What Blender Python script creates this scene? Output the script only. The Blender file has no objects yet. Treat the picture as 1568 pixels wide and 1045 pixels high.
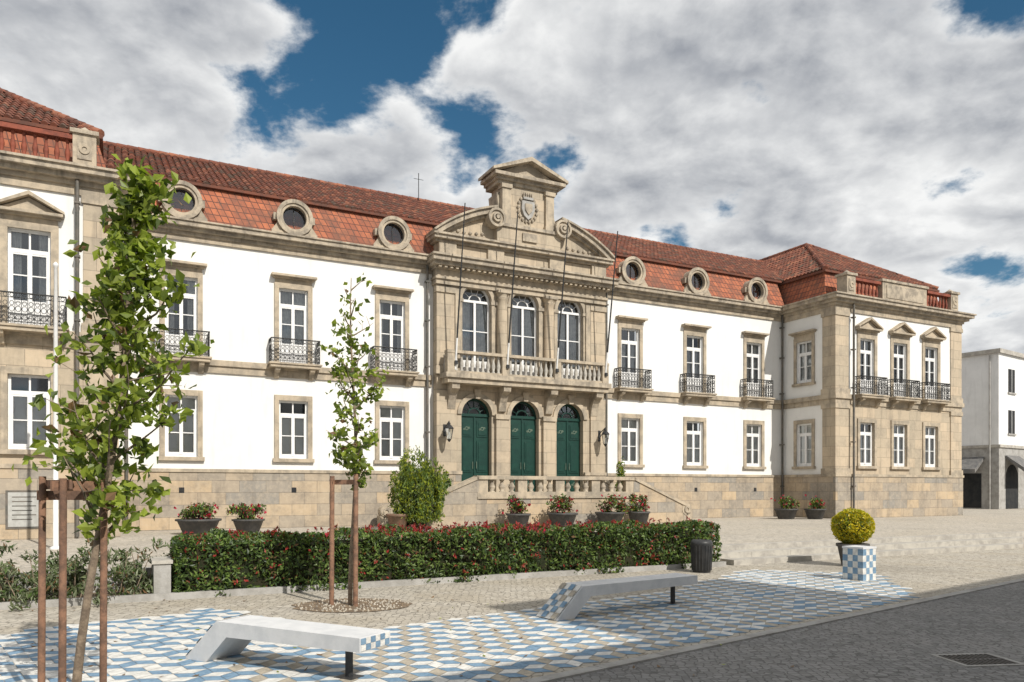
import bpy, math, random
import numpy as np
from mathutils import Vector
random.seed(3); rng=np.random.default_rng(5)
scene=bpy.context.scene
R=math.radians

# ------------------------------------------------------------------ materials
def newmat(name):
    m=bpy.data.materials.new(name); m.use_nodes=True
    nt=m.node_tree; b=nt.nodes['Principled BSDF']; return m,nt,b
def N(nt,t,**k):
    n=nt.nodes.new(t)
    for a,v in k.items(): setattr(n,a,v)
    return n
def mix(nt,fac,a,b,mode='MIX'):
    n=N(nt,'ShaderNodeMix',data_type='RGBA',blend_type=mode)
    for i,v in ((0,fac),(6,a),(7,b)):
        if hasattr(v,'links'): nt.links.new(v,n.inputs[i])
        elif i==0: n.inputs[0].default_value=v
        else: n.inputs[i].default_value=(*v,1) if len(v)==3 else v
    return n.outputs[2]
def noise(nt,vec,scale,detail=4,rough=.6,dist=0):
    n=N(nt,'ShaderNodeTexNoise'); n.inputs['Scale'].default_value=scale
    n.inputs['Detail'].default_value=detail; n.inputs['Roughness'].default_value=rough
    n.inputs['Distortion'].default_value=dist
    if vec is not None: nt.links.new(vec,n.inputs['Vector'])
    return n.outputs['Fac']
def ramp(nt,v,a,b,lo=0.,hi=1.,smooth=True):
    n=N(nt,'ShaderNodeMapRange'); n.interpolation_type='SMOOTHSTEP' if smooth else 'LINEAR'
    nt.links.new(v,n.inputs[0]); n.inputs[1].default_value=a;n.inputs[2].default_value=b
    n.inputs[3].default_value=lo;n.inputs[4].default_value=hi
    return n.outputs[0]
def scalev(nt,vec,s):
    n=N(nt,'ShaderNodeVectorMath',operation='MULTIPLY'); nt.links.new(vec,n.inputs[0]); n.inputs[1].default_value=s
    return n.outputs[0]
def bump(nt,b,h,strength,dist=.02):
    n=N(nt,'ShaderNodeBump'); n.inputs['Strength'].default_value=strength; n.inputs['Distance'].default_value=dist
    nt.links.new(h,n.inputs['Height']); nt.links.new(n.outputs[0],b.inputs['Normal'])
def mat(name,c1,c2=None,scale=2.,rough=.85,bmp=.0,bscale=30,streak=None,spec=.3,metal=0):
    m,nt,b=newmat(name); b.inputs['Roughness'].default_value=rough
    b.inputs['Specular IOR Level'].default_value=spec; b.inputs['Metallic'].default_value=metal
    tc=N(nt,'ShaderNodeTexCoord').outputs['Object']
    c2=c2 or tuple(x*.8 for x in c1)
    f=ramp(nt,noise(nt,tc,scale,5,.68),.38,.64)
    col=mix(nt,f,c1,c2)
    if streak:
        s=noise(nt,scalev(nt,tc,(4,4,.5)),1.0,5,.62)
        col=mix(nt,ramp(nt,s,.5,.72,0,streak[1]),col,streak[0])
    nt.links.new(col,b.inputs['Base Color'])
    if bmp: bump(nt,b,noise(nt,tc,bscale,2),bmp)
    return m
def ashlar(name,c1,c2,mortar,w,h,stain=.5,bev=.4):
    m,nt,b=newmat(name); b.inputs['Roughness'].default_value=.88; b.inputs['Specular IOR Level'].default_value=.2
    tc=N(nt,'ShaderNodeTexCoord').outputs['Object']
    sp=N(nt,'ShaderNodeSeparateXYZ'); nt.links.new(tc,sp.inputs[0])
    ad=N(nt,'ShaderNodeMath',operation='ADD'); nt.links.new(sp.outputs[0],ad.inputs[0]); nt.links.new(sp.outputs[1],ad.inputs[1])
    cb=N(nt,'ShaderNodeCombineXYZ'); nt.links.new(ad.outputs[0],cb.inputs[0]); nt.links.new(sp.outputs[2],cb.inputs[1])
    br=N(nt,'ShaderNodeTexBrick'); nt.links.new(cb.outputs[0],br.inputs['Vector'])
    br.inputs['Color1'].default_value=(*c1,1);br.inputs['Color2'].default_value=(*c2,1);br.inputs['Mortar'].default_value=(*mortar,1)
    br.inputs['Scale'].default_value=1;br.inputs['Mortar Size'].default_value=.009;br.inputs['Brick Width'].default_value=w;br.inputs['Row Height'].default_value=h
    br.inputs['Mortar Smooth'].default_value=.3
    n1=ramp(nt,noise(nt,tc,1.1,6,.72),.42,.68,0,stain)
    col=mix(nt,n1,br.outputs['Color'],(.185,.165,.14))
    n2=ramp(nt,noise(nt,tc,7,4,.7),.42,.7,0,.35)
    col=mix(nt,n2,col,(.52,.44,.33))
    n3=ramp(nt,noise(nt,scalev(nt,tc,(3,3,.4)),1.,5,.65),.5,.72,0,.38)
    col=mix(nt,n3,col,(.15,.13,.11))
    nt.links.new(col,b.inputs['Base Color'])
    iv=N(nt,'ShaderNodeMath',operation='SUBTRACT'); iv.inputs[0].default_value=1; nt.links.new(br.outputs['Fac'],iv.inputs[1])
    bump(nt,b,iv.outputs[0],bev,.02)
    return m
M={}
M['plaster']=mat('white_plaster',(.76,.755,.735),(.72,.715,.69),.7,.9,.04,60,((.60,.575,.53),.28))
M['stone']=mat('granite_trim',(.47,.395,.295),(.30,.26,.205),1.9,.88,.25,40,((.15,.13,.105),.52))
M['stone2']=mat('granite_weathered',(.45,.385,.295),(.26,.225,.18),2.4,.9,.3,30,((.105,.095,.08),.62))
M['ashlar']=ashlar('ashlar_plinth',(.50,.385,.255),(.27,.255,.23),(.17,.15,.125),.95,.44,.58)
M['ashlar2']=ashlar('ashlar_warm',(.53,.43,.31),(.39,.335,.255),(.24,.205,.16),.9,.5,.36)
M['white']=mat('white_joinery',(.76,.76,.755),(.70,.70,.69),3,.5,spec=.4)
M['curtain']=mat('curtain_cloth',(.75,.74,.71),(.55,.55,.54),6,.9)
M['shutter']=mat('inner_shutter',(.80,.78,.73),(.72,.70,.66),5,.7)
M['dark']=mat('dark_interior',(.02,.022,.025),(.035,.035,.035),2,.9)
M['iron']=mat('wrought_iron',(.022,.024,.026),(.04,.04,.04),9,.5)
M['green']=mat('green_door_paint',(.004,.034,.026),(.006,.045,.033),4,.4,spec=.45)
M['gold']=mat('door_carving_cream',(.16,.20,.15),(.08,.12,.09),6,.5)
M['terra']=mat('terracotta_baluster',(.26,.075,.045),(.15,.05,.035),3,.8)
M['pipe']=mat('downpipe_zinc',(.09,.09,.08),(.15,.13,.11),3,.6)
M['t1']=mat('roof_tile_a',(.22,.078,.047),(.13,.057,.043),2.2,.9)
M['t2']=mat('roof_tile_b',(.175,.066,.042),(.105,.053,.04),2.7,.9)
M['t3']=mat('roof_tile_c',(.30,.12,.07),(.18,.085,.06),3,.9)
M['t4']=mat('roof_tile_d',(.12,.065,.048),(.10,.075,.055),4,.9)
def mansard_mat():
    m,nt,b=newmat('mansard_flat_tile'); b.inputs['Roughness'].default_value=.85
    tc=N(nt,'ShaderNodeTexCoord').outputs['Object']
    sp=N(nt,'ShaderNodeSeparateXYZ'); nt.links.new(tc,sp.inputs[0])
    ad=N(nt,'ShaderNodeMath',operation='ADD'); nt.links.new(sp.outputs[0],ad.inputs[0]); nt.links.new(sp.outputs[1],ad.inputs[1])
    cb=N(nt,'ShaderNodeCombineXYZ'); nt.links.new(ad.outputs[0],cb.inputs[0]); nt.links.new(sp.outputs[2],cb.inputs[1])
    br=N(nt,'ShaderNodeTexBrick'); nt.links.new(cb.outputs[0],br.inputs['Vector']); br.offset=0
    br.inputs['Color1'].default_value=(.43,.14,.065,1);br.inputs['Color2'].default_value=(.26,.082,.045,1);br.inputs['Mortar'].default_value=(.09,.04,.03,1)
    br.inputs['Scale'].default_value=1;br.inputs['Mortar Size'].default_value=.016;br.inputs['Brick Width'].default_value=.24;br.inputs['Row Height'].default_value=.27
    col=mix(nt,ramp(nt,noise(nt,tc,.9,6,.72),.42,.63,0,.8),br.outputs['Color'],(.16,.075,.05))
    col=mix(nt,ramp(nt,noise(nt,scalev(nt,tc,(3,3,.6)),1.,5,.65),.52,.7,0,.6),col,(.08,.06,.05))
    nt.links.new(col,b.inputs['Base Color'])
    iv=N(nt,'ShaderNodeMath',operation='SUBTRACT'); iv.inputs[0].default_value=1; nt.links.new(br.outputs['Fac'],iv.inputs[1])
    bump(nt,b,iv.outputs[0],.7,.03); return m
M['mansard']=mansard_mat()
def glass_mat():
    m=bpy.data.materials.new('window_glass'); m.use_nodes=True; nt=m.node_tree; nt.nodes.clear()
    o=N(nt,'ShaderNodeOutputMaterial'); g=N(nt,'ShaderNodeBsdfGlossy'); g.inputs['Roughness'].default_value=.03; g.inputs['Color'].default_value=(.9,.95,1,1)
    t=N(nt,'ShaderNodeBsdfTransparent'); t.inputs['Color'].default_value=(.88,.9,.9,1)
    lw=N(nt,'ShaderNodeFresnel'); lw.inputs['IOR'].default_value=1.6
    mx=N(nt,'ShaderNodeMixShader'); ad=N(nt,'ShaderNodeMath',operation='ADD'); nt.links.new(lw.outputs[0],ad.inputs[0]); ad.inputs[1].default_value=.07
    nt.links.new(ad.outputs[0],mx.inputs[0]); nt.links.new(t.outputs[0],mx.inputs[1]); nt.links.new(g.outputs[0],mx.inputs[2]); nt.links.new(mx.outputs[0],o.inputs[0])
    return m
M['glass']=glass_mat()
L={}
def leafmat(name,c,tr=.35,c2=None):
    m=bpy.data.materials.new(name); m.use_nodes=True; nt=m.node_tree; nt.nodes.clear()
    o=N(nt,'ShaderNodeOutputMaterial'); d=N(nt,'ShaderNodeBsdfPrincipled'); t=N(nt,'ShaderNodeBsdfTranslucent')
    d.inputs['Roughness'].default_value=.45; d.inputs['Specular IOR Level'].default_value=.35
    tc=N(nt,'ShaderNodeTexCoord').outputs['Object']
    col=mix(nt,ramp(nt,noise(nt,tc,3,2),.35,.65),c,c2 or tuple(x*.65 for x in c))
    nt.links.new(col,d.inputs['Base Color'])
    nt.links.new(mix(nt,1.,col,(1.4,1.6,.7),'MULTIPLY'),t.inputs['Color'])
    mx=N(nt,'ShaderNodeMixShader'); mx.inputs[0].default_value=tr
    nt.links.new(d.outputs[0],mx.inputs[1]);nt.links.new(t.outputs[0],mx.inputs[2]);nt.links.new(mx.outputs[0],o.inputs[0])
    return m
L.update({'l1':leafmat('leaf_bright',(.28,.34,.05)),'l2':leafmat('leaf_mid',(.17,.225,.04)),'l3':leafmat('leaf_deep',(.075,.11,.025)),
 'h1':leafmat('hedge_leaf_light',(.15,.22,.05),.2),'h2':leafmat('hedge_leaf_mid',(.075,.125,.03),.2),'h3':leafmat('hedge_leaf_dark',(.035,.065,.02),.15),
 'red':leafmat('leaf_red',(.36,.04,.035),.25),'brown':leafmat('leaf_dry',(.20,.12,.06),.2),
 'g1':leafmat('shrub_greygreen',(.19,.22,.12),.2),'g2':leafmat('shrub_olive',(.11,.13,.07),.2),
 'y1':leafmat('yellow_leaf',(.62,.50,.02),.25),'y2':leafmat('yellowgreen_leaf',(.32,.36,.03),.25),
 'purple':leafmat('leaf_purple',(.13,.04,.05),.2),'fl':leafmat('flower_red',(.55,.03,.08),.2)})
M['bark']=mat('bark',(.27,.21,.15),(.15,.115,.085),12,.9,.4,40)
M['stake']=mat('stake_wood',(.27,.15,.095),(.14,.085,.06),8,.85,.3,30)
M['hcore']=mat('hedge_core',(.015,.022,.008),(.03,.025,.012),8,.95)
M['soil']=mat('soil',(.22,.165,.11),(.12,.09,.065),6,.95,.6,25)
M['concrete']=mat('bench_concrete',(.64,.645,.65),(.56,.57,.58),4,.55,.08,60)
M['blue']=mat('blue_mosaic',(.20,.31,.42),(.14,.23,.33),9,.8,.4,45)
M['pale']=mat('pale_mosaic',(.70,.69,.65),(.54,.53,.50),9,.8,.4,45)
M['tan']=mat('tan_mosaic',(.44,.39,.31),(.32,.29,.24),9,.85,.4,45)
M['pot']=mat('planter_dark',(.06,.06,.06),(.09,.085,.08),5,.6)
M['potb']=mat('planter_brown',(.20,.12,.08),(.13,.09,.06),5,.7)
M['bin']=mat('bin_metal',(.028,.03,.032),(.045,.045,.045),5,.45)
M['wpole']=mat('white_pole_paint',(.75,.75,.74),(.65,.65,.64),3,.4)
M['grate']=mat('cast_iron',(.05,.045,.04),(.09,.08,.07),12,.6)
M['greyst']=mat('grey_stone',(.38,.37,.35),(.28,.27,.25),2.5,.9,.3,30)
M['step']=mat('step_granite',(.45,.425,.375),(.32,.30,.27),3,.9,.3,35)
M['plaque']=mat('pale_plaque',(.42,.42,.40),(.34,.34,.32),6,.5)
M['bwall']=mat('render_wall',(.76,.76,.75),(.69,.69,.68),.5,.9,streak=((.5,.5,.48),.3))
M['awning']=mat('awning_cloth',(.12,.12,.12),(.2,.19,.18),3,.8)
def cobble(name,c1,c2,c3,scale,joint,bmp=.5,rough=.85,a3=.6,big=0):
    m,nt,b=newmat(name); b.inputs['Roughness'].default_value=rough; b.inputs['Specular IOR Level'].default_value=.25
    tc=N(nt,'ShaderNodeTexCoord').outputs['Object']
    v=N(nt,'ShaderNodeTexVoronoi'); v.inputs['Scale'].default_value=scale; v.inputs['Randomness'].default_value=.6; nt.links.new(tc,v.inputs['Vector'])
    e=N(nt,'ShaderNodeTexVoronoi',feature='DISTANCE_TO_EDGE'); e.inputs['Scale'].default_value=scale; e.inputs['Randomness'].default_value=.6; nt.links.new(tc,e.inputs['Vector'])
    sp=N(nt,'ShaderNodeSeparateColor'); nt.links.new(v.outputs['Color'],sp.inputs[0])
    col=mix(nt,sp.outputs[0],c1,c2)
    col=mix(nt,ramp(nt,noise(nt,tc,.5,6,.68),.42,.66,0,a3),col,c3)
    col=mix(nt,ramp(nt,noise(nt,tc,.17,5,.6),.5,.68,0,.35),col,tuple(x*.6 for x in c2))
    ed=ramp(nt,e.outputs['Distance'],0,.09)
    col=mix(nt,ed,joint,col)
    nt.links.new(col,b.inputs['Base Color']); bump(nt,b,ed,bmp,.012); return m
M['cobble']=cobble('calcada_cobble',(.50,.46,.39),(.36,.33,.28),(.38,.33,.25),9,(.20,.18,.15))
M['plaza']=cobble('plaza_cobble',(.53,.48,.41),(.41,.375,.32),(.44,.39,.31),7,(.27,.25,.215))
M['asphalt']=cobble('road_setts',(.255,.25,.242),(.17,.167,.162),(.28,.27,.255),11,(.11,.107,.10),.6,.85,.5)

# ------------------------------------------------------------------ mesh builder
class MB:
    def __init__(s): s.v=[];s.f=[];s.m=[];s.sm=[];s.mats=[]
    def mi(s,k):
        m=M.get(k) or L.get(k)
        if m not in s.mats: s.mats.append(m)
        return s.mats.index(m)
    def face(s,pts,k,sm=False):
        b=len(s.v); s.v+=[tuple(p) for p in pts]; s.f.append(tuple(range(b,b+len(pts)))); s.m.append(s.mi(k)); s.sm.append(sm)
    def mesh(s,vs,fs,k,sm=False):
        b=len(s.v); s.v+=[tuple(p) for p in vs]; i=s.mi(k)
        for f in fs: s.f.append(tuple(b+q for q in f)); s.m.append(i); s.sm.append(sm)
    def box(s,F,t0,t1,d0,d1,z0,z1,k):
        vs=[F(t,d,z) for z in (z0,z1) for d in (d0,d1) for t in (t0,t1)]
        s.mesh(vs,[(0,1,3,2),(4,6,7,5),(0,4,5,1),(2,3,7,6),(0,2,6,4),(1,5,7,3)],k)
    def prism(s,F,poly,d0,d1,k,sm=False):
        n=len(poly); vs=[F(t,d0,z) for t,z in poly]+[F(t,d1,z) for t,z in poly]
        fs=[tuple(range(n)),tuple(range(2*n-1,n-1,-1))]
        s.mesh(vs,fs,k); s.mesh(vs,[(i,(i+1)%n,n+(i+1)%n,n+i) for i in range(n)],k,sm)
    def ring(s,F,tc,zc,r0,r1,d0,d1,k,a0=0,a1=2*math.pi,seg=28,sz=1.0):
        vs=[];fs=[]
        for i in range(seg+1):
            a=a0+(a1-a0)*i/seg; c,q=math.cos(a),math.sin(a)
            vs+=[F(tc+r0*c,d1,zc+r0*q*sz),F(tc+r1*c,d1,zc+r1*q*sz),F(tc+r1*c,d0,zc+r1*q*sz),F(tc+r0*c,d0,zc+r0*q*sz)]
        for i in range(seg):
            b=4*i
            for j in range(4): fs.append((b+j,b+(j+1)%4,b+4+(j+1)%4,b+4+j))
        fs+= [(0,1,2,3),(4*seg,4*seg+1,4*seg+2,4*seg+3)]
        s.mesh(vs,fs,k)
    def lathe(s,F,t,d,z,prof,k,seg=10,sm=True):
        vs=[];fs=[]
        for r,h in prof:
            for i in range(seg):
                a=2*math.pi*i/seg; vs.append(F(t+r*math.cos(a),d+r*math.sin(a),z+h))
        for j in range(len(prof)-1):
            for i in range(seg):
                fs.append((j*seg+i,j*seg+(i+1)%seg,(j+1)*seg+(i+1)%seg,(j+1)*seg+i))
        s.mesh(vs,fs,k,sm)
        n=len(prof)-1
        s.mesh(vs[:seg],[tuple(range(seg))],k); s.mesh(vs[n*seg:],[tuple(range(seg))],k)
    def tube(s,p0,p1,r0,r1,k,seg=7,sm=True):
        p0=Vector(p0);p1=Vector(p1); ax=(p1-p0).normalized()
        u=ax.orthogonal().normalized(); w=ax.cross(u); vs=[]
        for p,r in ((p0,r0),(p1,r1)):
            for i in range(seg):
                a=2*math.pi*i/seg; vs.append(p+u*math.cos(a)*r+w*math.sin(a)*r)
        s.mesh(vs,[(i,(i+1)%seg,seg+(i+1)%seg,seg+i) for i in range(seg)],k,sm)
        s.mesh(vs,[tuple(range(seg)),tuple(range(seg,2*seg))],k)
    def done(s,name,parent=None):
        me=bpy.data.meshes.new(name); me.from_pydata(s.v,[],s.f)
        for m in s.mats: me.materials.append(m)
        me.polygons.foreach_set('material_index',s.m); me.polygons.foreach_set('use_smooth',s.sm); me.update()
        o=bpy.data.objects.new(name,me); scene.collection.objects.link(o)
        if parent: o.parent=parent
        return o
def empty(name,loc=(0,0,0),rot=0):
    e=bpy.data.objects.new(name,None); e.location=loc; e.rotation_euler=(0,0,rot); scene.collection.objects.link(e); return e
def leaves(name,C,size,keys,w,parent=None,aspect=.5,up=.3,flat=False):
    C=np.asarray(C,float); n=len(C)
    a=rng.normal(size=(n,3)); a[:,2]+=up
    if flat: a[:,2]*=.1
    a/=np.linalg.norm(a,axis=1)[:,None]
    q=rng.normal(size=(n,3))
    if flat: q=np.tile([0,0,1.],(n,1))+q*.1
    b=np.cross(a,q); b/=np.linalg.norm(b,axis=1)[:,None]
    c=np.cross(a,b); s=(size*rng.uniform(.6,1.3,n))[:,None]
    fold=.12*s
    V=np.stack([C-a*s*.5, C+b*s*aspect*.5+c*fold, C+a*s*.55, C-b*s*aspect*.5+c*fold],1).reshape(-1,3)
    F=np.arange(4*n).reshape(n,4)
    Fa=np.concatenate([F[:,[0,1,2]],F[:,[0,2,3]]],1).reshape(-1,3)
    me=bpy.data.meshes.new(name); me.from_pydata(V.tolist(),[],Fa.tolist())
    for k in keys: me.materials.append(L[k])
    w=np.array(w)/sum(w); mi=rng.choice(len(keys),n,p=w)
    me.polygons.foreach_set('material_index',np.repeat(mi,2).astype(np.int32)); me.update()
    o=bpy.data.objects.new(name,me); scene.collection.objects.link(o)
    if parent: o.parent=parent
    return o
def blob(c,r,n,shell=.5):
    p=rng.normal(size=(n,3)); p/=np.linalg.norm(p,axis=1)[:,None]
    p*=(rng.uniform(shell,1,n)**.7)[:,None]
    return p*np.array(r)+np.array(c)
W=lambda x,y,z:(x,y,z)

# ------------------------------------------------------------------ town hall
TH=R(27.2); CT,ST=math.cos(TH),math.sin(TH); BO=(.374,33.892)
def loc2w(a,d,z=0): return (BO[0]+a*CT+d*ST, BO[1]+a*ST-d*CT, z)
PZ=.42
hall=empty('town_hall',(BO[0],BO[1],0),TH)
F0=lambda t,d,z:(t,-d,z)
FSR=lambda t,d,z:(15.8-d,-t,z)      # left flank of right wing
walls=MB(); trim=MB(); win=MB(); roof=MB(); rail=MB(); doors=MB(); bal=MB(); pav=MB(); pip=MB()

def wall(mb,F,t0,t1,z0,z1,ops,d,k,rev=.28,rk=None):
    ts=sorted({t0,t1,*[o[0] for o in ops],*[o[1] for o in ops]}); zs=sorted({z0,z1,*[o[2] for o in ops],*[o[3] for o in ops]})
    for i in range(len(ts)-1):
        for j in range(len(zs)-1):
            tm=(ts[i]+ts[i+1])/2; zm=(zs[j]+zs[j+1])/2
            if any(o[0]<tm<o[1] and o[2]<zm<o[3] for o in ops): continue
            mb.face([F(ts[i],d,zs[j]),F(ts[i+1],d,zs[j]),F(ts[i+1],d,zs[j+1]),F(ts[i],d,zs[j+1])],k)
    rk=rk or k
    for a,b,c,e in ops:
        for p,q in (((a,c),(b,c)),((b,c),(b,e)),((b,e),(a,e)),((a,e),(a,c))):
            mb.face([F(p[0],d,p[1]),F(q[0],d,q[1]),F(q[0],d-rev,q[1]),F(p[0],d-rev,p[1])],rk)
def window(F,tc,w,z0,z1,d,tz,kind,solid=0):
    """casement with transom; kind: curtain / shutter"""
    h=w/2; g=d-.15
    win.face([F(tc-h,g,z0),F(tc+h,g,z0),F(tc+h,g,z1),F(tc-h,g,z1)],'glass')
    f0,f1=g+.002,g+.05
    B=lambda a,b,c,e,x=0: win.box(F,tc+a,tc+b,f0,f1+x,c,e,'white')
    B(-h,-h+.075,z0,z1); B(h-.075,h,z0,z1); B(-h+.075,h-.075,z1-.075,z1,-.003); B(-h+.075,h-.075,z0,z0+.08,-.003)
    B(-h+.075,h-.075,tz-.06,tz+.06,.012)
    B(-.06,.06,z0+.08,tz-.06,.02); B(-.025,.025,tz+.06,z1-.075,-.01)
    for sgn in (-1,1):
        x0,x1=(.06,h-.075) if sgn>0 else (-h+.075,-.06)
        s1=x1-.05 if sgn>0 else x1; s0=x0 if sgn>0 else x0+.05
        B(x0 if sgn<0 else x1-.05, x0+.05 if sgn<0 else x1, z0+.08,tz-.06,.006)
        B(s0,s1,tz-.11,tz-.06,.004); B(s0,s1,z0+.08,z0+.17,.004)
        if solid:
            B(s0,s1,z0+.17,z0+solid,-.01); B(s0,s1,z0+solid,z0+solid+.06,.004)
            zz=z0+solid+.06
        else: zz=z0+.17
        mids=[zz+(tz-.1-zz)*.5] if kind=='shutter' else [zz+(tz-.1-zz)*.55]
        for mz in mids: B(s0,s1,mz-.018,mz+.018,-.012)
    bk=g-.04 if kind=='shutter' else g-.08; r=random.random()
    if kind=='shutter':
        for x0,x1 in ((-h,-.01),(.01,h)):
            win.box(F,tc+x0,tc+x1,bk-.03,bk,z0,z1 if r<.6 else tz,'shutter')
            win.box(F,tc+x0+.12,tc+x1-.12,bk,bk+.012,z0+.25,z0+(tz-z0)*.5-.05,'white')
            win.box(F,tc+x0+.12,tc+x1-.12,bk,bk+.012,z0+(tz-z0)*.5+.05,tz-.1,'white')
    else:
        op=random.choice([.05,.2,.4,.55]); zt=random.choice([tz+.02,z1])
        for sg in (-1,1):
            n=14; x0=sg*h; x1=sg*h*op; pts=[]
            for i in range(n+1):
                x=x0+(x1-x0)*i/n; pts.append((tc+x,bk-.04+.025*math.sin(i*1.9)))
            for i in range(n):
                win.face([F(pts[i][0],pts[i][1],z0),F(pts[i+1][0],pts[i+1][1],z0),F(pts[i+1][0],pts[i+1][1],zt),F(pts[i][0],pts[i][1],zt)],'curtain',True)
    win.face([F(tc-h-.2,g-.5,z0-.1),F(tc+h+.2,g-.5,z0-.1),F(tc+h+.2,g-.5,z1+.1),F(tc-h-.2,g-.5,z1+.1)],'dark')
def surround(F,tc,w,z0,z1,d,cap=None,sill=True,ow=.17):
    h=w/2; e=d+.06
    trim.box(F,tc-h-ow,tc-h,d-.02,e,z0,z1,'stone'); trim.box(F,tc+h,tc+h+ow,d-.02,e,z0,z1,'stone')
    trim.box(F,tc-h-ow,tc+h+ow,d-.02,e+.003,z1,z1+.2,'stone')
    if sill: trim.box(F,tc-h-ow-.06,tc+h+ow+.06,d-.02,e+.07,z0-.14,z0,'stone')
    if cap:
        trim.box(F,tc-h-ow+.02,tc+h+ow-.02,d-.02,e-.015,z1+.2,z1+.36,'stone')
        trim.box(F,tc-h-ow-.06,tc+h+ow+.06,d-.02,e+.10,z1+.36,z1+.42,'stone')
        trim.box(F,tc-h-ow-.13,tc+h+ow+.13,d-.02,e+.24,z1+.42,z1+.50,'stone')
    if cap=='ped':
        q=h+ow+.16; zb=z1+.50
        trim.prism(F,[(tc-q+.1,zb),(tc+q-.1,zb),(tc,zb+.42)],d-.02,e+.05,'stone')
        for sg in (-1,1):
            trim.prism(F,[(tc+sg*q,zb+.001),(tc+sg*q,zb+.07),(tc,zb+.56),(tc,zb+.45)],d-.02,e+.24,'stone')
def iron_balcony(F,tc,w,d,z,proj=.5,h=.9):
    hw=w/2
    trim.box(F,tc-hw,tc+hw,d-.02,d+proj,z-.17,z-.06,'stone'); trim.box(F,tc-hw-.05,tc+hw+.05,d-.02,d+proj+.05,z-.06,z+.004,'stone')
    for sg in (-1,1):
        c=tc+sg*(hw-.28)
        trim.prism(lambda t,dd,zz:F(dd,t,zz),[(d,z-.17),(d+proj-.05,z-.17),(d+proj-.1,z-.28),(d+.2,z-.36),(d+.12,z-.52),(d,z-.56)],c-.09,c+.09,'stone')
    dd=d+proj-.03
    def line(a,b,r=.012): rail.tube(F(*a),F(*b),r,r,'iron',4)
    segs=[((tc-hw+.03,dd),(tc+hw-.03,dd)),((tc-hw+.03,d),(tc-hw+.03,dd)),((tc+hw-.03,d),(tc+hw-.03,dd))]
    for (a,da),(b,db) in segs:
        ln=math.hypot(b-a,db-da)
        for zz,r in ((z+h,.026),(z+h-.14,.012),(z+.08,.016),(z+.30,.010)): line((a,da,zz),(b,db,zz),r)
        n=max(2,int(ln/.15))
        for i in range(n+1):
            f=i/n; x=a+(b-a)*f; y=da+(db-da)*f
            line((x,y,z+.02),(x,y,z+h),.011)
            if i<n:
                f2=(i+.5)/n; x=a+(b-a)*f2; y=da+(db-da)*f2
                ux,uy=(b-a)/ln,(db-da)/ln
                for zc,rr in ((z+.19,.07),(z+.44,.07),(z+.6,.055),(z+h-.07,.05)):
                    P=[(x+ux*rr*math.cos(k*math.pi/3),y+uy*rr*math.cos(k*math.pi/3),zc+rr*1.2*math.sin(k*math.pi/3)) for k in range(6)]
                    for k in range(6): line(P[k],P[(k+1)%6],.010)
PB=[(.075,0),(.075,.05),(.045,.08),(.085,.24),(.09,.32),(.05,.50),(.04,.62),(.065,.68),(.07,.74)]
def baluster(mb,F,t,d,z,h,k,fat=1.):
    s=h/.74; mb.lathe(F,t,d,z,[(r*fat,q*s) for r,q in PB],k,8)

XS=[-13.74,-9.80,-5.88,5.88,9.80,13.74]; WW=1.08
GZ0,GZ1=3.05,5.25; UZ0,UZ1=6.62,9.50
for a0,a1 in ((-15.8,-4.2),(4.2,15.8)):
    xs=[x for x in XS if a0<x<a1]
    ops=[(x-WW/2,x+WW/2,GZ0,GZ1) for x in xs]+[(x-WW/2,x+WW/2,UZ0,UZ1) for x in xs]
    wall(walls,F0,a0,a1,2.6,11.2,ops,0,'plaster')
    trim.box(F0,a0,a1,-.3,.10,PZ-.3,2.50,'ashlar'); trim.box(F0,a0,a1,-.3,.14,2.50,2.62,'stone')
    trim.box(F0,a0,a1,-.3,.07,6.12,6.38,'stone'); trim.box(F0,a0,a1,-.3,.14,6.38,6.59,'stone')
    trim.box(F0,a0,a1,-.3,.08,10.80,10.98,'stone')
    for z0,z1,o in ((10.98,11.12,.14),(11.12,11.24,.30),(11.24,11.40,.46),(11.40,11.46,.52)): trim.box(F0,a0,a1,-.9,o,z0-.006,z1-.006,'stone2')
for x in XS:
    window(F0,x,WW,GZ0,GZ1,0,4.72,'shutter'); surround(F0,x,WW,GZ0,GZ1,0)
    window(F0,x,WW,UZ0,UZ1,0,8.88,'curtain',.75); surround(F0,x,WW,UZ0,UZ1,0,'flat',False)
    iron_balcony(F0,x,1.85,.0,UZ0)
    trim.box(F0,x-.09,x+.09,.10,.104,1.75,1.95,'dark')
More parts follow.
